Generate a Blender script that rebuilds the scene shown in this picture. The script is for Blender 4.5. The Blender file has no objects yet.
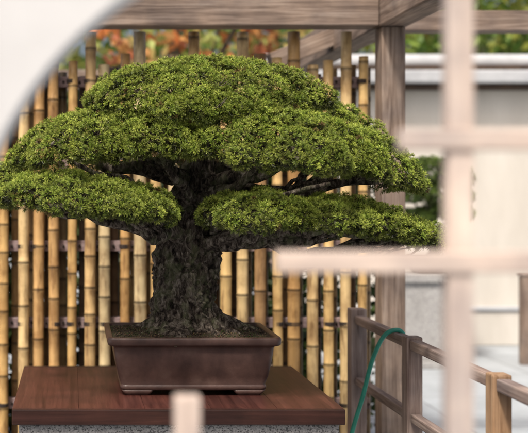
import bpy, bmesh, math, random
import numpy as np
from mathutils import Vector, noise
random.seed(7); rng=np.random.default_rng(11)
S=bpy.context.scene
COL=S.collection

# ------------------------------------------------------------------ materials
def newmat(name):
    m=bpy.data.materials.new(name); m.use_nodes=True
    nt=m.node_tree; b=nt.nodes['Principled BSDF']; return m,nt,b
def ramp(nt,src,stops):
    r=nt.nodes.new('ShaderNodeValToRGB')
    e=r.color_ramp.elements
    while len(e)<len(stops): e.new(0.5)
    for el,(p,c) in zip(e,stops): el.position=p; el.color=(*c,1) if len(c)==3 else c
    nt.links.new(src,r.inputs[0]); return r.outputs[0]
def coords(nt,scale):
    tc=nt.nodes.new('ShaderNodeTexCoord'); mp=nt.nodes.new('ShaderNodeMapping')
    mp.inputs['Scale'].default_value=scale
    nt.links.new(tc.outputs['Object'],mp.inputs[0]); return mp.outputs[0]
def noi(nt,vec,scale,detail=5,rough=.55,dist=0):
    n=nt.nodes.new('ShaderNodeTexNoise'); n.inputs['Scale'].default_value=scale
    n.inputs['Detail'].default_value=detail; n.inputs['Roughness'].default_value=rough
    n.inputs['Distortion'].default_value=dist
    nt.links.new(vec,n.inputs['Vector']); return n.outputs['Fac']
def mix(nt,fac,a,b,mode='MIX'):
    m=nt.nodes.new('ShaderNodeMix'); m.data_type='RGBA'; m.blend_type=mode
    for i,v in ((0,fac),(6,a),(7,b)):
        if hasattr(v,'is_linked'): nt.links.new(v,m.inputs[i])
        elif isinstance(v,(int,float)): m.inputs[i].default_value=v
        else: m.inputs[i].default_value=(*v,1)
    return m.outputs[2]
def bump(nt,b,h,strength=.4,dist=.004):
    n=nt.nodes.new('ShaderNodeBump'); n.inputs['Strength'].default_value=strength
    n.inputs['Distance'].default_value=dist
    nt.links.new(h,n.inputs['Height']); nt.links.new(n.outputs[0],b.inputs['Normal'])
def wood(name,dark,mid,light,axis='x',rough=.75,fine=60,bs=.5,spec=.3):
    m,nt,b=newmat(name)
    sc={'x':(.05,1,1),'y':(1,.05,1),'z':(1,1,.05)}[axis]
    v=coords(nt,sc); g=noi(nt,v,fine,6,.6,.6)
    c=ramp(nt,g,[(.28,dark),(.5,mid),(.75,light)])
    v2=coords(nt,(1,1,1)); w=noi(nt,v2,6,5)
    c2=ramp(nt,w,[(.35,(.55,.55,.58)),(.65,(1.1,1.06,1.0))])
    c=mix(nt,.75,c,c2,'MULTIPLY')
    g2=noi(nt,v,fine*3.2,3,.5)
    c=mix(nt,.5,c,ramp(nt,g2,[(.3,(.62,.6,.6)),(.5,(1,1,1))]),'MULTIPLY')
    nt.links.new(c,b.inputs['Base Color']); b.inputs['Roughness'].default_value=rough
    b.inputs['Specular IOR Level'].default_value=spec
    bump(nt,b,g,bs,.003); return m

m_beam={a:wood('weathered_cedar_'+a,(.10,.07,.055),(.24,.18,.145),(.38,.31,.26),a) for a in 'xyz'}
m_lat={a:wood('pale_lattice_wood_'+a,(.44,.35,.30),(.57,.47,.415),(.66,.57,.51),a,fine=45,bs=.2) for a in 'xz'}
m_rail={a:wood('grey_rail_wood_'+a,(.15,.10,.085),(.30,.23,.20),(.44,.36,.32),a) for a in 'yz'}
m_newpost=wood('tan_post_wood',(.22,.12,.06),(.38,.24,.14),(.50,.35,.22),'z')
m_table=wood('mahogany_boards',(.034,.010,.008),(.066,.022,.017),(.11,.040,.031),'y',rough=.42,fine=45,bs=.15,spec=.35)
m_tableedge=wood('mahogany_edge',(.020,.009,.007),(.040,.016,.012),(.064,.026,.020),'x',rough=.45,fine=45,bs=.15,spec=.35)
m_frail=wood('fence_rail_wood',(.16,.11,.11),(.30,.22,.22),(.42,.33,.32),'x')
m_dark=wood('dark_wood_and_shadow',(.03,.02,.015),(.07,.045,.03),(.12,.08,.05),'z')  # coping wood, and the painted shadow line beneath the coping

def simple(name,stops,scale,rough=.8,det=6,bs=.3,bd=.004,spec=.3):
    m,nt,b=newmat(name); v=coords(nt,(1,1,1)); n=noi(nt,v,scale,det,.65)
    nt.links.new(ramp(nt,n,stops),b.inputs['Base Color'])
    b.inputs['Roughness'].default_value=rough; b.inputs['Specular IOR Level'].default_value=spec
    bump(nt,b,n,bs,bd); return m
m_plaster=simple('pale_plaster',[(.3,(.49,.485,.485)),(.7,(.56,.555,.555))],7,.9,8,.15)
def stainplaster():
    m,nt,b=newmat('cream_plaster'); v=coords(nt,(1,1,.25)); n=noi(nt,v,2.2,7,.6)
    v2=coords(nt,(1,1,1)); n2=noi(nt,v2,90,3)
    c=ramp(nt,n,[(.3,(.52,.48,.425)),(.62,(.64,.60,.54))])
    nt.links.new(c,b.inputs['Base Color']); b.inputs['Roughness'].default_value=.9; bump(nt,b,n2,.2,.003); return m
m_cream=stainplaster()
m_coping=simple('grey_coping',[(.3,(.36,.37,.39)),(.7,(.52,.53,.55))],4,.7)
m_green_hose=simple('hose_rubber',[(.3,(.02,.20,.14)),(.7,(.04,.30,.22))],20,.35,3,.05,spec=.5)
m_twine=simple('dark_twine',[(.3,(.02,.015,.012)),(.7,(.05,.035,.03))],80)

def granite():
    m,nt,b=newmat('granite'); v=coords(nt,(1,1,1))
    vo=nt.nodes.new('ShaderNodeTexVoronoi'); vo.inputs['Scale'].default_value=260
    nt.links.new(v,vo.inputs['Vector'])
    sep=nt.nodes.new('ShaderNodeSeparateColor'); nt.links.new(vo.outputs['Color'],sep.inputs[0])
    c=ramp(nt,sep.outputs[0],[(.0,(.10,.10,.10)),(.16,(.15,.15,.15)),(.22,(.30,.29,.29)),(.6,(.40,.39,.38)),(.9,(.52,.51,.50))])
    n=noi(nt,v,8,5); c=mix(nt,.6,c,ramp(nt,n,[(.3,(.75,.74,.72)),(.7,(1,1,1))]),'MULTIPLY')
    nt.links.new(c,b.inputs['Base Color']); b.inputs['Roughness'].default_value=.75
    bump(nt,b,sep.outputs[1],.3,.002); return m
m_granite=granite()

def paving():
    m,nt,b=newmat('pale_paving'); v=coords(nt,(1,1,1))
    br=nt.nodes.new('ShaderNodeTexBrick'); br.inputs['Scale'].default_value=1
    br.inputs['Brick Width'].default_value=1.2; br.inputs['Row Height'].default_value=.9
    br.inputs['Mortar Size'].default_value=.008; br.offset=.0
    br.inputs['Color1'].default_value=(.37,.40,.425,1); br.inputs['Color2'].default_value=(.34,.365,.39,1)
    br.inputs['Mortar'].default_value=(.2,.21,.22,1)
    nt.links.new(v,br.inputs['Vector'])
    n=noi(nt,v,3,9,.65); c=mix(nt,.8,br.outputs[0],ramp(nt,n,[(.3,(.72,.72,.72)),(.65,(1.05,1.05,1.05))]),'MULTIPLY')
    nt.links.new(c,b.inputs['Base Color']); b.inputs['Roughness'].default_value=.7
    n2=noi(nt,v,120,3); bump(nt,b,n2,.3,.003); return m
m_ground=paving()

def potmat():
    m,nt,b=newmat('unglazed_clay'); v=coords(nt,(1,1,1))
    n=noi(nt,v,14,7,.6); c=ramp(nt,n,[(.3,(.046,.025,.021)),(.55,(.078,.043,.035)),(.8,(.125,.08,.065))])
    v2=coords(nt,(1,1,.12)); n3=noi(nt,v2,30,5,.6)
    c=mix(nt,.5,c,ramp(nt,n3,[(.35,(.75,.74,.74)),(.6,(1.1,1.1,1.1))]),'MULTIPLY')
    nt.links.new(c,b.inputs['Base Color']); b.inputs['Roughness'].default_value=.42
    n2=noi(nt,v,160,4); bump(nt,b,n2,.2,.002); return m
m_pot=potmat()

def barkmat():
    m,nt,b=newmat('pine_bark'); v=coords(nt,(1,1,.5))
    n=noi(nt,v,55,8,.72,.8)
    c=ramp(nt,n,[(.38,(.010,.008,.007)),(.47,(.055,.042,.034)),(.56,(.18,.15,.12)),(.70,(.44,.39,.33))])
    v2=coords(nt,(1,1,1)); n2=noi(nt,v2,14,7,.7)
    msk=ramp(nt,n2,[(.50,(0,0,0)),(.62,(.85,.85,.85))])
    c=mix(nt,msk,c,mix(nt,.45,c,(.20,.23,.11)))
    nt.links.new(c,b.inputs['Base Color']); b.inputs['Roughness'].default_value=.95
    b.inputs['Specular IOR Level'].default_value=.15
    bump(nt,b,n,1.0,.012); return m
m_bark=barkmat()
m_soil=simple('dark_soil',[(.3,(.018,.012,.008)),(.5,(.05,.035,.022)),(.62,(.045,.06,.02)),(.8,(.11,.08,.05))],55,.95,8,.9,.008)

def attrmat(name,attr='Col',trans=.25,rough=.6,spec=.3,mottle=None):
    m,nt,b=newmat(name)
    a=nt.nodes.new('ShaderNodeAttribute'); a.attribute_name=attr
    c=a.outputs['Color']
    if mottle:
        v=coords(nt,(1,1,.18)); n=noi(nt,v,38,6,.6)
        c=mix(nt,.85,c,ramp(nt,n,[(.33,(.36,.28,.22)),(.48,(.92,.88,.82)),(.7,(1.12,1.1,1.05))]),'MULTIPLY')
        v2=coords(nt,(1,1,1)); n2=noi(nt,v2,9,5); c=mix(nt,.7,c,ramp(nt,n2,[(.36,(.5,.42,.36)),(.55,(1,1,1))]),'MULTIPLY')
        bump(nt,b,n,.2,.002)
    nt.links.new(c,b.inputs['Base Color']); b.inputs['Roughness'].default_value=rough
    b.inputs['Specular IOR Level'].default_value=spec
    if trans:
        t=nt.nodes.new('ShaderNodeBsdfTranslucent'); nt.links.new(c,t.inputs[0])
        mx=nt.nodes.new('ShaderNodeMixShader'); mx.inputs[0].default_value=trans
        out=nt.nodes['Material Output']
        nt.links.new(b.outputs[0],mx.inputs[1]); nt.links.new(t.outputs[0],mx.inputs[2]); nt.links.new(mx.outputs[0],out.inputs[0])
    return m
m_needle=attrmat('pine_needles',trans=.25,rough=.5,spec=.35)
m_leaf=attrmat('broad_leaves',trans=.35,rough=.5)
m_bamboo=attrmat('bamboo_cane',trans=0,rough=.42,spec=.4,mottle=True)

# ------------------------------------------------------------------ mesh helpers
def empty(name):
    o=bpy.data.objects.new(name,None); COL.objects.link(o); return o
def obj(name,me,mat,parent=None,smooth=False):
    o=bpy.data.objects.new(name,me); COL.objects.link(o)
    if mat: me.materials.append(mat)
    if smooth: me.polygons.foreach_set('use_smooth',[True]*len(me.polygons))
    if parent: o.parent=parent
    return o
def pyd(name,V,F,mat,parent=None,smooth=False):
    me=bpy.data.meshes.new(name); me.from_pydata([tuple(v) for v in V],[],F); me.update()
    return obj(name,me,mat,parent,smooth)
def npmesh(name,V,F,mat,parent=None,colors=None,smooth=False):
    V=np.asarray(V,dtype=np.float32); F=np.asarray(F,dtype=np.int32); k=F.shape[1]
    me=bpy.data.meshes.new(name)
    me.vertices.add(len(V)); me.vertices.foreach_set('co',V.ravel())
    me.loops.add(F.size); me.loops.foreach_set('vertex_index',F.ravel())
    me.polygons.add(len(F)); me.polygons.foreach_set('loop_start',np.arange(0,F.size,k,dtype=np.int32))
    me.update(calc_edges=True)
    if colors is not None:
        a=me.color_attributes.new('Col','FLOAT_COLOR','POINT')
        c=np.ones((len(V),4),dtype=np.float32); c[:,:3]=colors; a.data.foreach_set('color',c.ravel())
    me.validate()
    return obj(name,me,mat,parent,smooth)
def box(name,x0,x1,y0,y1,z0,z1,mat,parent=None,bev=.004):
    bm=bmesh.new(); bmesh.ops.create_cube(bm,size=1)
    for v in bm.verts:
        v.co=Vector(((x0+x1)/2+v.co.x*(x1-x0),(y0+y1)/2+v.co.y*(y1-y0),(z0+z1)/2+v.co.z*(z1-z0)))
    if bev: bmesh.ops.bevel(bm,geom=bm.edges[:],offset=bev,segments=2,profile=.6,affect='EDGES')
    me=bpy.data.meshes.new(name); bm.to_mesh(me); bm.free()
    return obj(name,me,mat,parent)
class Acc:
    def __init__(s): s.V=[];s.F=[];s.C=[];s.n=0
    def add(s,V,F,C=None):
        V=np.asarray(V); s.V.append(V); s.F.append(np.asarray(F)+s.n); s.n+=len(V)
        if C is not None: s.C.append(np.broadcast_to(np.asarray(C),(len(V),3)))
    def make(s,name,mat,parent=None,smooth=True):
        return npmesh(name,np.vstack(s.V),np.vstack(s.F),mat,parent,np.vstack(s.C) if s.C else None,smooth)
def tube(path,rad,seg=8,rough=0):
    P=np.array([tuple(p) for p in path],float); n=len(P)
    T=np.gradient(P,axis=0); T/=np.linalg.norm(T,axis=1)[:,None]+1e-9
    up=np.array([0,0,1.]) if abs(T[:,2]).mean()<.8 else np.array([0,1.,0])
    V=[]
    for i in range(n):
        a=np.cross(T[i],up); a/=np.linalg.norm(a)+1e-9; b=np.cross(a,T[i])
        for j in range(seg):
            t=2*math.pi*j/seg; r=rad[i]*(1+rough*random.uniform(-1,1))
            V.append(P[i]+r*(math.cos(t)*a+math.sin(t)*b))
    F=[]
    for i in range(n-1):
        for j in range(seg):
            k=(j+1)%seg; F.append((i*seg+j,i*seg+k,(i+1)*seg+k,(i+1)*seg+j))
    for base,pt,fl in ((0,P[0],True),((n-1)*seg,P[-1],False)):
        V.append(pt); c=len(V)-1
        for j in range(0,seg,2):
            q=(c,base+j,base+(j+1)%seg,base+(j+2)%seg); F.append(q if not fl else q[::-1])
    return np.array(V),np.array(F)
def bend(p0,p1,n,jit,sag=0):
    p0=Vector(p0);p1=Vector(p1); s=random.random()*50; L=(p1-p0).length; out=[]
    for i in range(n+1):
        t=i/n; p=p0.lerp(p1,t); w=math.sin(math.pi*t)
        p+=Vector((noise.noise((s,t*3,0)),noise.noise((s,t*3,9)),noise.noise((s,t*3,18))))*jit*L*w
        p.z+=sag*w; out.append(p)
    return out

# ------------------------------------------------------------------ foliage helpers
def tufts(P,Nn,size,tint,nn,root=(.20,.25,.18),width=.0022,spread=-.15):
    P=np.asarray(P);Nn=np.asarray(Nn);n=len(P)
    ax=Nn/np.linalg.norm(Nn,axis=1)[:,None]
    ref=rng.normal(size=(n,3)); u=np.cross(ax,ref); u/=np.linalg.norm(u,axis=1)[:,None]; v=np.cross(ax,u)
    c=rng.uniform(spread,1,size=(n,nn)); s=np.sqrt(1-np.clip(c*c,0,1)); ph=rng.uniform(0,2*np.pi,(n,nn))
    D=ax[:,None]*c[...,None]+u[:,None]*(s*np.cos(ph))[...,None]+v[:,None]*(s*np.sin(ph))[...,None]
    L=size[:,None]*rng.uniform(.7,1.2,(n,nn))
    w=np.cross(D,rng.normal(size=(n,nn,3))); w/=np.linalg.norm(w,axis=2)[...,None]
    base=P[:,None]+D*(L*.12)[...,None]; tip=P[:,None]+D*L[...,None]
    V=np.stack([base-w*width/2,base+w*width/2,tip+w*width*.36,tip-w*width*.36],axis=2).reshape(-1,3)
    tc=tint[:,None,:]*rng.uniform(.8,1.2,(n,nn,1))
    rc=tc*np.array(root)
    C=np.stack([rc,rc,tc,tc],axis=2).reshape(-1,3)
    F=np.arange(len(V)).reshape(-1,4)
    return V,F,C
def dart(P,r):
    grid={}; keep=[]; K=np.floor(P/r).astype(int).tolist(); PL=P.tolist(); r2=r*r
    offs=[(a,b,c) for a in (-1,0,1) for b in (-1,0,1) for c in (-1,0,1)]
    for i,p in enumerate(PL):
        k=K[i]; ok=True
        for a,b,c in offs:
            for q in grid.get((k[0]+a,k[1]+b,k[2]+c),()):
                if (q[0]-p[0])**2+(q[1]-p[1])**2+(q[2]-p[2])**2<r2: ok=False;break
            if not ok:break
        if ok: grid.setdefault((k[0],k[1],k[2]),[]).append(p); keep.append(i)
    return np.array(keep)
def pad(c,rx,ry,h,sx=0,sf=0,pitch=.024,cand=9000,under=.012,clR=.050,bumpA=.021,edge=.11,pw=1.1,others=()):
    z=rng.uniform(-.45,1,cand); t=rng.uniform(0,2*np.pi,cand); s=np.sqrt(1-z*z)
    ph=rng.uniform(0,6.28,4)
    m=1+edge*(np.sin(3*t+ph[0])*.35+np.sin(5*t+ph[1])*.45+np.sin(9*t+ph[2])*.5+np.sin(15*t+ph[3])*.5)
    hh=np.where(z>0,h,under/.45)
    U=np.stack([s*np.cos(t),s*np.sin(t),z],1)
    zz=np.where(z>0,np.clip(z,0,1)**pw,z)
    P=np.stack([rx*m*U[:,0],ry*m*U[:,1],hh*zz],1)
    Nn=np.stack([U[:,0]/rx,U[:,1]/ry,U[:,2]/hh],1); Nn/=np.linalg.norm(Nn,axis=1)[:,None]
    P[:,2]+=sx*U[:,0]-sf*np.clip(-U[:,1],0,1)**1.5
    P+=np.array(c)
    ci=dart(P,clR*1.1); C=P[ci]+rng.normal(0,.006,(len(ci),3))
    d=np.sqrt(((P[:,None]-C[None])**2).sum(2)); j=d.argmin(1); dm=d.min(1)
    b=np.clip(1-(dm/clR)**2,0,1)
    lev=rng.uniform(.2,1.35,len(C))[j]
    P=P+Nn*(bumpA*b*lev)[:,None]
    Nn=Nn+(P-C[j])/clR*.8+np.array([0,0,.5])
    ok=np.ones(len(P),bool)
    for (oc,orx,ory,oh,osx,osf) in others:
        q=(P-np.array(oc))/np.array([orx,ory,oh]); r2=(q**2).sum(1); ok&=~((r2<.55)&(q[:,2]>-.05))
    P,Nn,b,U,j=P[ok],Nn[ok],b[ok],U[ok],j[ok]
    k=dart(P,pitch)
    return P[k],Nn[k],b[k],U[k],j[k]
def padfoliage(acc,pads,col1,col2,nn=46,size=.019,pitch=.024,width=.0022,**kw):
    tot=0
    for i,a in enumerate(pads):
        oth=[p[0] for n_,p in enumerate(pads) if n_!=i]
        P,Nn,b,U,j=pad(*a[0],**{**dict(pitch=pitch,others=oth),**a[1],**kw})
        n=len(P); tot+=n
        if n==0: continue
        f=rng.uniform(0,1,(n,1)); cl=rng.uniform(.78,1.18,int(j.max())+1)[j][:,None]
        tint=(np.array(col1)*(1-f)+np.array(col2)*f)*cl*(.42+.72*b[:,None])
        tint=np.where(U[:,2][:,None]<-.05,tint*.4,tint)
        brown=rng.random(n)<.010; tint[brown]=(.24,.15,.06)
        sz=size*rng.uniform(.8,1.2,n)
        lng=rng.random(n)<.06; P[lng]+=Nn[lng]/np.linalg.norm(Nn[lng],axis=1)[:,None]*size*.5
        back=U[:,1]>.35
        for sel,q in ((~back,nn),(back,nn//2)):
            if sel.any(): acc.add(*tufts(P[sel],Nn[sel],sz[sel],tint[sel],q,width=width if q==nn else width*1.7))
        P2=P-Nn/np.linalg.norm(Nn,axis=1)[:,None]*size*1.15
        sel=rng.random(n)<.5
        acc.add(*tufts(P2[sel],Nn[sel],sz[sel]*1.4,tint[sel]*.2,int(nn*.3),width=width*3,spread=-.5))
    return tot
def leafcloud(acc,cs,n,size,cols):
    for c,r in cs:
        k=int(n*r[0]*r[1])
        g=rng.normal(size=(k,3)); g/=np.linalg.norm(g,axis=1)[:,None]
        g*=rng.uniform(.45,1,(k,1))**.6
        sub=dart(g,.28); cc=g[sub]; dd=np.sqrt(((g[:,None]-cc[None])**2).sum(2)); j=dd.argmin(1)
        g=cc[j]+(g-cc[j])*.72
        P=np.array(c)+g*np.array(r)
        u=rng.normal(size=(k,3)); u/=np.linalg.norm(u,axis=1)[:,None]; v=np.cross(u,rng.normal(size=(k,3))); v/=np.linalg.norm(v,axis=1)[:,None]
        sz=size*rng.uniform(.6,1.3,(k,1))
        V=np.stack([P-u*sz,P+v*sz*.5,P+u*sz,P-v*sz*.5],1).reshape(-1,3)
        base=np.array(cols)[rng.integers(0,len(cols),len(cc))][j]*rng.uniform(.7,1.3,(k,1))
        acc.add(V,np.arange(len(V)).reshape(-1,4),np.repeat(base,4,axis=0))

# ------------------------------------------------------------------ ground
pyd('ground',[(-120,-60,0),(120,-60,0),(120,200,0),(-120,200,0)],[(0,1,2,3)],m_ground)

# ------------------------------------------------------------------ display stand
st=empty('bonsai_display_stand')
nb=5; X0,X1=-.19,.85; w=(X1-X0)/nb
for i in range(nb):
    box('board_%d'%(i+1),X0+i*w+.0003,X0+(i+1)*w-.0003,3.222,3.978,.719,.765+random.uniform(-.0003,.0003),m_table,st,.0009)
box('front_edge',X0,X1,3.2,3.2205,.717,.7652,m_tableedge,st,.003)
box('back_edge',X0,X1,3.9795,4.0,.717,.7652,m_tableedge,st,.003)
box('granite_plinth',X0+.02,X1-.012,3.225,3.975,.0,.716,m_granite,st,.008)

# ------------------------------------------------------------------ pot
def rrect(cx,cy,hx,hy,r,z,k=7):
    out=[]
    for qx,qy,a0 in ((1,1,0),(-1,1,90),(-1,-1,180),(1,-1,270)):
        for i in range(k):
            a=math.radians(a0+90*i/(k-1)); out.append((cx+qx*(hx-r)+r*math.cos(a),cy+qy*(hy-r)+r*math.sin(a),z))
    return out
PX,PY=.402,3.58
tree=empty('bonsai_pine_tree'); pot=empty('bonsai_pot')
prof=[(.785,.225,.150,.02),(.7835,.238,.163,.022),(.786,.243,.167,.022),(.797,.2445,.168,.022),(.800,.242,.166,.022),(.803,.241,.165,.022),(.83,.250,.173,.022),
 (.87,.258,.181,.022),(.91,.264,.186,.022),(.928,.266,.188,.022),(.932,.269,.191,.022),(.936,.283,.200,.022),(.940,.2865,.2035,.022),(.958,.2875,.2045,.022),(.963,.285,.202,.02),
 (.9635,.273,.190,.018),(.960,.269,.186,.016),(.93,.266,.183,.016),(.90,.262,.18,.016)]
V=[];F=[];k=28
for z,hx,hy,r in prof: V+=rrect(PX,PY,hx,hy,r,z)
for i in range(len(prof)-1):
    for j in range(k): F.append((i*k+j,i*k+(j+1)%k,(i+1)*k+(j+1)%k,(i+1)*k+j))
F.append(tuple(range(k))[::-1])
pyd('body',V,F,m_pot,pot,True)
for sx in (-1,1):
    for sy in (-1,1):
        cx=PX+sx*.185; cy=PY+sy*.122
        V=[];F=[]
        pr=[(.7655,.040,.034),(.772,.046,.038),(.7845,.055,.044)]
        for z,hx,hy in pr: V+=rrect(cx,cy,hx,hy,.012,z)
        for i in range(2):
            for j in range(k): F.append((i*k+j,i*k+(j+1)%k,(i+1)*k+(j+1)%k,(i+1)*k+j))
        F.append(tuple(range(k))[::-1]); F.append(tuple(range(2*k,3*k)))
        pyd('foot',V,F,m_pot,pot,True)
TX,TY=.405,3.6
nx,ny=90,62; V=[];F=[]
for j in range(ny+1):
    for i in range(nx+1):
        x=PX-.268+.536*i/nx; y=PY-.185+.37*j/ny
        d=math.hypot((x-TX)/.24,(y-TY)/.17)
        z=.950+.035*math.exp(-d*d*1.3)+.006*noise.noise((x*30,y*30,1))+.004*noise.noise((x*90,y*90,5))+.0035*noise.noise((x*200,y*200,5))
        V.append((x,y,z))
for j in range(ny):
    for i in range(nx):
        a=j*(nx+1)+i; F.append((a,a+1,a+nx+2,a+nx+1))
soil=pyd('soil',V,F,m_soil,pot,True)
acc=Acc()
for i in range(1800):
    x=PX+random.uniform(-.258,.258); y=PY+random.uniform(-.172,.176)
    d=math.hypot((x-TX)/.24,(y-TY)/.17); z=.952+.035*math.exp(-d*d*1.3)
    r=random.uniform(.0015,.0038)
    V=np.array([(0,0,-1),(1,0,0),(0,1,0),(-1,0,0),(0,-1,0),(0,0,1)])*r*rng.uniform(.6,1.3,(6,3))+np.array((x,y,z+.001))
    tri=[(0,2,1),(0,3,2),(0,4,3),(0,1,4),(5,1,2),(5,2,3),(5,3,4),(5,4,1)]
    c=random.choice([(.10,.07,.045),(.05,.035,.025),(.18,.13,.09),(.05,.07,.02),(.16,.10,.05)])
    acc.add(V,tri,c)
acc.make('soil_grit',m_leaf,pot,False)

# ------------------------------------------------------------------ trunk
prz=[(.935,.200,.0),(.965,.176,.0),(.985,.142,0),(1.01,.121,-.010),(1.06,.104,-.024),(1.12,.101,-.026),(1.19,.103,-.018),(1.26,.106,-.006),(1.32,.112,.004),(1.38,.096,.013),(1.46,.070,.03),(1.56,.052,.045),(1.68,.036,.05),(1.8,.02,.05)]
zs=[p[0] for p in prz]
SEG,ROW=260,260; V=[];F=[]
for i in range(ROW+1):
    z=.935+(1.8-.935)*(i/ROW)**1.1
    r=float(np.interp(z,zs,[p[1] for p in prz])); ox=float(np.interp(z,zs,[p[2] for p in prz]))
    low=max(0,1-(z-.935)/.11); hi=max(0,min(1,(z-1.2)/.12)); tw=(z-.935)*5.5
    for j in range(SEG):
        t=2*math.pi*j/SEG; ct,sn=math.cos(t),math.sin(t)
        g=abs(math.sin(3.5*(t*6/7*7/6)*1+0)) if False else 0
        lob=1+.11*math.sin(3*t+tw+.5)+.085*math.sin(5*t+tw*1.2+1)-.10*(1-abs(math.sin(3.0*t+tw*.9+.4)))**3+low*(.16*math.sin(6*t+.6)+.11*math.sin(11*t+2))+hi*.06*math.sin(4*t+1)
        q=Vector((ct*r,sn*r,z))
        rid=0; a=1; f=13
        for o in range(4):
            n_=1-abs(noise.noise((q.x*f+o*7,q.y*f,q.z*f*.45)))*2; rid+=a*n_; a*=.55; f*=2.1
        vd=noise.voronoi((q.x*34,q.y*34,q.z*17+3*noise.noise(q*12)))[0]
        plate=min(.5,vd[1]-vd[0])
        rr=r*lob+(.022*(rid-1.1)+.022*(plate-.2)+.018*noise.noise(q*9))*(.35+.65*min(1,r/.1))
        V.append((TX+ox+ct*rr,TY+sn*rr*.85,z))
for i in range(ROW):
    for j in range(SEG):
        F.append((i*SEG+j,i*SEG+(j+1)%SEG,(i+1)*SEG+(j+1)%SEG,(i+1)*SEG+j))
pyd('trunk',V,F,m_bark,tree,True)
acc=Acc()
for a in (-170,-140,-115,-95,-70,-45,-15,20,170,60,120):
    a=math.radians(a+random.uniform(-8,8)); L=random.uniform(.19,.24)
    p0=(TX+math.cos(a)*.10,TY+math.sin(a)*.085,.995); p1=(TX+math.cos(a)*L,TY+math.sin(a)*L*.66,.958)
    acc.add(*tube(bend(p0,p1,10,.12,-.006),np.linspace(.026,.006,11),10,.10))
# ------------------------------------------------------------------ crown pads
pads=[
 ((( .450,3.60,1.757),.385,.37,.140,.0,.06),dict(cand=30000,pw=1.2)),
 ((( .42,3.36,1.705),.19,.16,.06,.0,.02),dict(cand=8000)),
 ((( .055,3.52,1.595),.245,.30,.115,.045,.03),dict(cand=21000)),
 ((( .26,3.36,1.595),.17,.17,.085,.02,.02),dict(cand=8000)),
 ((( .655,3.42,1.568),.36,.35,.148,-.030,.040),dict(cand=30000)),
 ((( .93,3.42,1.525),.195,.26,.125,-.060,.02),dict(cand=13000)),
 ((( .87,3.72,1.645),.23,.22,.130,-.06,.0),dict(cand=11000)),
 ((( .03,3.40,1.405),.285,.31,.085,-.020,.010),dict(cand=21000)),
 (((-.27,3.70,1.50),.11,.14,.035,0,0),dict(cand=3500)),
 ((( .18,3.23,1.388),.135,.13,.050,-.015,.008),dict(cand=6500)),
 ((( .60,3.34,1.358),.185,.24,.075,.0,.012),dict(cand=12000)),
 ((( .80,3.26,1.352),.14,.15,.052,.0,.01),dict(cand=7000)),
 ((( .94,3.42,1.338),.22,.25,.068,-.038,.01),dict(cand=14000)),
 ((( 1.13,3.42,1.290),.12,.17,.050,-.03,.0),dict(cand=6000)),
 ((( .45,3.98,1.55),.42,.22,.13,.0,.0),dict(cand=9000,pitch=.028)),
 ((( .85,3.88,1.37),.25,.18,.05,.0,.0),dict(cand=5000,pitch=.028)),
 ((( .08,3.88,1.42),.25,.18,.06,.0,.0),dict(cand=5000,pitch=.028)),
]
fol=Acc()
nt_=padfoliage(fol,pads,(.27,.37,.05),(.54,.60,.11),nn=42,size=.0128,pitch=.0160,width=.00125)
print('tufts',nt_)
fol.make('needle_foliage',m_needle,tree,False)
# limbs & twigs
for (c,rx,ry,h,sx,sf),_ in pads:
    c=Vector(c)
    start=Vector((TX+.01,TY,max(1.27,min(1.7,c.z-.10))))
    d=(c-start); d.z=0
    if d.length>0: start+=d.normalized()*.06
    end=c+Vector((0,0,.0))
    far=end+(d.normalized()*rx*.45 if d.length>.15 else Vector((0,0,0)))
    far.z+=sx*.5
    L=(far-start).length; r0=.014+.026*min(1,L/.6)
    pth=bend(start,far,12,.13,-.008); acc.add(*tube(pth,np.linspace(r0,.006,13),10,.12))
    for q in range(22):
        a=random.uniform(0,6.283); rr=math.sqrt(random.random())*.84
        e=c+Vector((rx*rr*math.cos(a),ry*rr*math.sin(a),sx*rr*math.cos(a)+h*(1-rr*rr)**.5*.55-.006))
        s=pth[random.randint(5,12)]
        pp=bend(s,e,8,.10,-.008); acc.add(*tube(pp,np.linspace(.008,.0022,9),6,.15))
        for u in range(3):
            s2=pp[random.randint(3,7)]; e2=e+Vector((random.uniform(-.05,.05),random.uniform(-.05,.05),random.uniform(-.002,.018)))
            acc.add(*tube(bend(s2,e2,4,.15),np.linspace(.0035,.0014,5),6))
for p0,p1,r0 in (((.47,3.50,1.325),(1.10,3.36,1.305),.028),((.47,3.52,1.40),(1.02,3.42,1.475),.024),((.50,3.5,1.38),(.80,3.2,1.47),.020),
                 ((.33,3.52,1.34),(-.12,3.40,1.395),.026),((.35,3.5,1.40),(.0,3.3,1.54),.022),((.42,3.46,1.36),(.55,3.2,1.37),.018),((.40,3.5,1.42),(.28,3.3,1.57),.026),((.47,3.52,1.44),(.66,3.35,1.56),.024)):
    acc.add(*tube(bend(p0,p1,16,.12,-.008),np.linspace(r0,.006,17),12,.12))
acc.make('limbs_and_roots',m_bark,tree)

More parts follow.
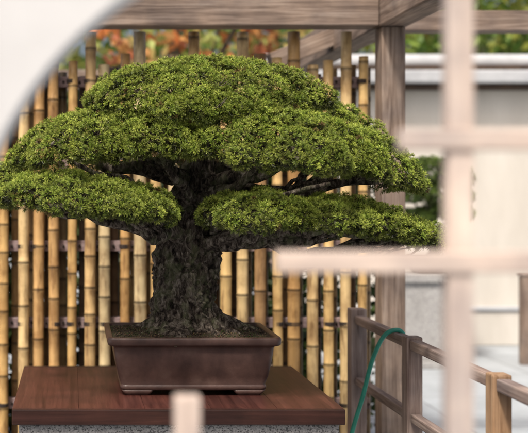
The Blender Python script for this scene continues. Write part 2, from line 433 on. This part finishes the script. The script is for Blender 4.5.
# ------------------------------------------------------------------ bamboo fence
fe=empty('bamboo_fence'); acc=Acc()
FY=4.65; pitch=.0775
pal=[(.52,.34,.14),(.60,.42,.19),(.44,.27,.11),(.56,.39,.19),(.34,.21,.10),(.62,.46,.24),(.48,.30,.13),(.28,.18,.11),(.52,.42,.25)]
def cane(x,y,z0,z1,r,col,lean=0):
    rr=[r]
    col=np.array(col); cur=z0+random.uniform(.02,.15)
    path=[(x,y,z0)];C=[col*.8]
    gap=random.uniform(.13,.24)
    while cur<z1-.02:
        for dz,f,cf in ((-.05,1,1),(-.014,1.0,.9),(-.004,1.09,.55),(.0,.97,.28),(.004,1.10,.5),(.012,1.0,1.12),(.05,.99,1.06)):
            z=cur+dz
            if z>path[-1][2]+.001 and z<z1-.002:
                path.append((x+lean*(z-z0),y,z)); rr.append(r*f); C.append(col*cf)
        cur+=gap*random.uniform(.85,1.15)
    path.append((x+lean*(z1-z0),y,z1)); rr.append(r); C.append(col*.85)
    V,F=tube(path,rr,12); Cv=np.vstack([np.repeat(np.array(C),12,axis=0),C[0][None]*.4,C[-1][None]*.35])
    acc.add(V,F,Cv)
x=-1.55; i=0
rails=[1.943,1.571,1.195,.845,.477,.11]
bolts=Acc()
while x<1.335:
    jx=x+random.uniform(-.009,.009)
    tall=(i%3==0)
    r=random.uniform(.021,.028) if not tall else random.uniform(.024,.0285)
    z1=2.165 if tall else 2.035+random.uniform(-.03,.035)
    cane(jx,FY+random.uniform(-.004,.004),.03,z1,r,random.choice(pal),random.uniform(-.005,.005))
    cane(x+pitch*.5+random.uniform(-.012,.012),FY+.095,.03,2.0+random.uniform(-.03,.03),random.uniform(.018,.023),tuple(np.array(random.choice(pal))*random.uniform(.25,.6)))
    for z in rails:
        V,F=tube([(jx+pitch*.5,FY+.028,z+random.uniform(-.004,.004)),(jx+pitch*.5,FY+.020,z)],[.0065,.006],8); bolts.add(V,F)
        if random.random()<.5:
            for dz in (-.006,.0,.006):
                V,F=tube([(jx,FY,z+dz-.0028),(jx,FY,z+dz),(jx,FY,z+dz+.0028)],[r*1.02,r*1.07+.001,r*1.02],12); bolts.add(V,F)
    x+=pitch; i+=1
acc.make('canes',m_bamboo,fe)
bolts.make('bolts_and_ties',m_twine,fe)
for n_,z in enumerate(rails): box('rail_%d'%(n_+1),-1.6,1.352,FY+.0285,FY+.066,z-.024,z+.024,m_frail,fe,.003)

# ------------------------------------------------------------------ pergola
pg=empty('wooden_pergola')
box('post',1.354,1.459,4.5,4.605,0,2.168,m_beam['z'],pg,.006)
box('post_far',1.354,1.459,7.4,7.505,0,2.168,m_beam['z'],pg,.006)
box('post_left',-1.75,-1.645,4.5,4.605,0,2.168,m_beam['z'],pg,.006)
box('front_beam',-2.2,1.34,4.49,4.615,2.171,2.32,m_beam['x'],pg,.006)
box('side_beam',1.343,1.473,2.0,7.7,2.170,2.345,m_beam['y'],pg,.006)
box('cross_beam',1.476,5.5,5.05,5.16,2.235,2.335,m_beam['x'],pg,.006)
box('far_beam',-2.2,1.34,7.4,7.5,2.171,2.32,m_beam['x'],pg,.006)
bm_=box('brace',0,.55,-.045,.045,-.045,.045,m_beam['x'],pg,.005)
bm_.location=(1.02,5.3,2.11); bm_.rotation_euler=(0,-math.radians(22),math.radians(5))

# ------------------------------------------------------------------ railing
ra=empty('wooden_railing'); RX=1.19
for n_,(y,hw,mt) in enumerate(((4.3,.033,m_rail['z']),(3.6,.028,m_rail['z']),(2.87,.027,m_newpost),(2.15,.027,m_rail['z']))):
    box('post_%d'%(n_+1),RX-hw,RX+hw,y-hw,y+hw,0,.937 if n_ else .955,mt,ra,.005)
ys=[4.265,3.63,3.57,2.899,2.841,2.18]
for a in (0,2,4):
    box('top_rail_%d'%(a//2+1),RX-.019,RX+.019,ys[a+1],ys[a],.893,.928,m_rail['y'],ra,.005)
    box('low_rail_%d'%(a//2+1),RX-.017,RX+.017,ys[a+1],ys[a],.640,.672,m_rail['y'],ra,.005)
# ------------------------------------------------------------------ hose
pts=[(1.45,4.0,.012),(1.32,3.9,.02),(1.255,3.78,.25),(1.235,3.75,.6),(1.222,3.75,.88),(1.205,3.75,.939),(1.175,3.755,.940),(1.14,3.76,.925),(1.112,3.77,.86),(1.09,3.78,.79),(1.068,3.78,.68),(1.02,3.77,.56),(.98,3.75,.35),(.97,3.7,.1),(1.0,3.6,.015),(1.1,3.45,.012),(1.0,3.3,.012)]
cu=bpy.data.curves.new('garden_hose','CURVE'); cu.dimensions='3D'; cu.bevel_depth=.0085; cu.bevel_resolution=4; cu.resolution_u=10
sp=cu.splines.new('NURBS'); sp.points.add(len(pts)-1); sp.use_endpoint_u=True; sp.order_u=4
for p,q in zip(sp.points,pts): p.co=(*q,1)
ho=bpy.data.objects.new('garden_hose',cu); COL.objects.link(ho); cu.materials.append(m_green_hose)

# ------------------------------------------------------------------ far white wall
gw=empty('white_garden_wall')
box('wall_panel',1.9,14,9.6,9.85,.33,2.385,m_cream,gw,.01)
box('wall_base',1.88,14.02,9.54,9.91,0,.327,m_cream,gw,.015)
box('base_ledge',1.86,14.04,9.52,9.93,.3272,.365,m_coping,gw,.01)
box('coping_shadow_strip',1.85,14.05,9.45,10.0,2.386,2.43,m_dark,gw,.01)  # dark strip that stands in for the shadow line under the coping
box('coping_lower',1.80,14.1,9.36,10.09,2.432,2.55,m_coping,gw,.02)
box('coping_upper',1.83,14.07,9.43,10.02,2.553,2.60,m_dark,gw,.005)
V,F=tube([(1.8,9.7,2.66),(14.1,9.7,2.66)],[.075,.075],20)
npmesh('ridge_tile',V,F,m_coping,gw,smooth=True)
po=empty('wooden_post')
box('shaft',3.72,3.79,8.5,8.57,0,.74,m_beam['z'],po,.006); box('cap',3.71,3.80,8.49,8.58,.741,.77,m_beam['z'],po,.006)

# ------------------------------------------------------------------ second bonsai on granite pedestal
b2=empty('small_bonsai_tree'); cx,cy=2.97,8.5
f2=Acc()
p2=[(((cx+.01,cy,1.53),.28,.24,.17,0,0),dict(cand=5000)),(((cx-.02,cy,1.39),.33,.26,.13,0,0),dict(cand=5000)),(((cx+.10,cy-.04,1.25),.20,.2,.08,0,0),dict(cand=2500)),(((cx-.16,cy-.04,1.22),.15,.16,.06,0,0),dict(cand=2500))]
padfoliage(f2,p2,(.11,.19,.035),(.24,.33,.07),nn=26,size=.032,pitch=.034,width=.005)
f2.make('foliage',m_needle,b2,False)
acc=Acc(); acc.add(*tube([(cx,cy,.86),(cx+.03,cy,.95),(cx-.03,cy,1.08),(cx+.02,cy,1.22),(cx,cy,1.4),(cx,cy,1.55)],[.06,.045,.04,.033,.02,.008],12,.08))
for a in range(10):
    t=a*.63; acc.add(*tube(bend((cx,cy,1.12+.03*a),(cx+.2*math.cos(t*3),cy+.18*math.sin(t*3),1.2+.033*a),6,.15),np.linspace(.014,.004,7),8))
acc.make('trunk',m_bark,b2)
V=[];F=[]
for z,hx,hy,r in ((.775,.13,.10,.02),(.79,.14,.11,.02),(.87,.17,.13,.02),(.89,.18,.14,.02),(.89,.16,.12,.02),(.87,.155,.115,.02)): V+=rrect(cx,cy,hx,hy,r,z)
for i in range(5):
    for j in range(28): F.append((i*28+j,i*28+(j+1)%28,(i+1)*28+(j+1)%28,(i+1)*28+j))
F.append(tuple(range(28))[::-1]); F.append(tuple(range(140,168)))
pyd('pot',V,F,m_pot,b2,True)
pd=empty('granite_pedestal')
box('cap',cx-.29,cx+.20,cy-.2,cy+.2,.70,.772,m_granite,pd,.01); box('shaft',cx-.27,cx+.17,cy-.17,cy+.17,.06,.699,m_granite,pd,.01); box('foot',cx-.29,cx+.20,cy-.2,cy+.2,0,.059,m_granite,pd,.01)

# ------------------------------------------------------------------ vegetation behind the fence
hg=Acc(); leafcloud(hg,[((-1.6+.42*i,5.75+.1*(i%2),.35+.6*k_),(.45,.32,.50)) for i in range(8) for k_ in (0,1,2)],9000,.042,[(.035,.055,.015),(.05,.075,.02),(.02,.035,.012)])
hg.make('hedge',m_leaf,None,False)
def gtree(name,x,y,h,blobs,cols,n=900,size=.09):
    e=empty(name); a=Acc()
    a.add(*tube(bend((x,y,0),(x,y,h*.8),12,.05),np.linspace(.16,.04,13),12,.05))
    for c,r in blobs:
        a.add(*tube(bend((x,y,h*.35),c,8,.1),np.linspace(.06,.015,9),8,.05))
    a.make('trunk',m_bark,e); f=Acc(); leafcloud(f,blobs,n,size,cols); f.make('leaves',m_leaf,e,False)
gtree('autumn_maple_tree',1.0,10.5,4.5,[((.6,10.2,3.1),(.6,.6,.45)),((1.5,10.4,3.15),(.6,.6,.5)),((2.3,10.8,3.0),(.6,.6,.4)),((1.0,10.6,3.9),(1.1,.9,.6)),((0.2,10.8,3.5),(.5,.5,.4)),((1.9,10.6,3.7),(.7,.7,.5))],
 [(.60,.22,.07),(.65,.34,.12),(.45,.16,.08),(.55,.44,.16),(.36,.40,.12)],1100,.065)
gtree('green_maple_tree',-.5,11.5,5,[((-.6,11,3.2),(.8,.8,.6)),((.3,11.8,3.0),(.7,.7,.5)),((-.3,11.6,4.1),(1.2,1,.7)),((1.5,12.4,3.1),(.9,.7,.5))],[(.16,.24,.04),(.26,.34,.07),(.38,.40,.09)],800,.08)
gtree('broadleaf_tree',5.2,14.5,6,[((4.2,14,3.2),(.9,.8,.6)),((5.6,14,3.4),(1.0,.9,.7)),((7.0,14.5,3.3),(1,.9,.7)),((5.4,14.6,4.6),(1.8,1.4,.9)),((8.2,15,4),(1,1,1))],[(.10,.18,.03),(.18,.25,.05),(.28,.30,.06)],800,.09)
gtree('broadleaf_tree.001',3.0,17,6,[((2.6,16.5,3.8),(1.2,1,.8)),((3.6,17,4.9),(1.5,1.3,.9))],[(.09,.15,.03),(.18,.22,.04)],600,.1)
dm=Acc(); leafcloud(dm,[((-24+4.2*i,32+3*math.sin(i*2.1),3+1.2*math.sin(i*1.7)),(3.4,2.5,3.6)) for i in range(16)],190,.28,[(.05,.09,.02),(.08,.12,.03),(.2,.12,.03)])
dm.make('distant_trees',m_leaf,None,False)

# ------------------------------------------------------------------ moon window wall
mw=empty('moon_window_wall')
CX,CZ,R=.330,1.300,.463; Y0,Y1=1.23,1.29; SEGS=128
bx0,bx1,bz0,bz1=-2.2,2.8,0,2.0
def outer(a):
    c,s=math.cos(a),math.sin(a); t=[]
    if c>1e-9:t.append((bx1-CX)/c)
    if c<-1e-9:t.append((bx0-CX)/c)
    if s>1e-9:t.append((bz1-CZ)/s)
    if s<-1e-9:t.append((bz0-CZ)/s)
    k=min(t); return CX+c*k,CZ+s*k
angs=[2*math.pi*i/SEGS for i in range(SEGS)]+[math.atan2(z-CZ,x-CX)%(2*math.pi) for x in (bx0,bx1) for z in (bz0,bz1)]
angs.sort(); n=len(angs); V=[];F=[]
for y,rr in ((Y0,R+.006),(Y1,R+.006)):
    for a in angs: V.append((CX+rr*math.cos(a),y,CZ+rr*math.sin(a)))
    for a in angs: x_,z_=outer(a); V.append((x_,y,z_))
for y in (Y0+.006,Y1-.006):
    for a in angs: V.append((CX+R*math.cos(a),y,CZ+R*math.sin(a)))
for i in range(n):
    j=(i+1)%n
    F.append((i,j,n+j,n+i)); F.append((2*n+j,2*n+i,3*n+i,3*n+j))
    F.append((n+i,n+j,3*n+j,3*n+i))
    F.append((j,i,4*n+i,4*n+j)); F.append((4*n+j,4*n+i,5*n+i,5*n+j)); F.append((5*n+j,5*n+i,2*n+i,2*n+j))
pyd('plaster_wall',V,F,m_plaster,mw)
def chz(x): return math.sqrt(max(0,(R+.01)**2-(x-CX)**2))
def chx(z): return math.sqrt(max(0,(R+.01)**2-(z-CZ)**2))
la=empty('wooden_window_lattice')
box('upright',.458,.490,1.252,1.276,CZ-chz(.47),CZ+chz(.47),m_lat['z'],la,.003)
box('upright_short',.125,.156,1.252,1.276,CZ-chz(.14),1.197,m_lat['z'],la,.003)
box('crossbar_long',.2495,CX+chx(1.36),1.247,1.271,1.349,1.375,m_lat['x'],la,.003)
box('crossbar_high',.400,CX+chx(1.51),1.247,1.271,1.499,1.525,m_lat['x'],la,.003)

# ------------------------------------------------------------------ light
el,az=math.radians(57),math.radians(210)
d=Vector((math.sin(az)*math.cos(el),math.cos(az)*math.cos(el),math.sin(el)))
wd=bpy.data.worlds.new('World'); S.world=wd; wd.use_nodes=True
nt=wd.node_tree; bg=nt.nodes['Background']; sk=nt.nodes.new('ShaderNodeTexSky'); sk.sky_type='NISHITA'; sk.sun_disc=False
sk.sun_elevation=el; sk.sun_rotation=az; sk.dust_density=8; sk.air_density=1; sk.ozone_density=.3
nt.links.new(sk.outputs[0],bg.inputs[0]); bg.inputs[1].default_value=.15
sl=bpy.data.lights.new('sun','SUN'); sl.energy=4.3; sl.angle=math.radians(6); sl.color=(1,.94,.85)
so=bpy.data.objects.new('sun',sl); COL.objects.link(so); so.rotation_euler=d.to_track_quat('Z','Y').to_euler(); so.location=d*20

# ------------------------------------------------------------------ camera
cm=bpy.data.cameras.new('camera'); co=bpy.data.objects.new('camera',cm); COL.objects.link(co)
co.location=(0,0,1.45); co.rotation_euler=(math.radians(90),0,0)
cm.lens=70; cm.sensor_width=36; cm.shift_x=.362; cm.shift_y=-.05; cm.clip_end=400; cm.clip_start=.05
cm.dof.use_dof=True; cm.dof.focus_distance=3.34; cm.dof.aperture_fstop=2.7
S.camera=co
S.view_settings.view_transform='Standard'; S.view_settings.look='None'; S.view_settings.exposure=0
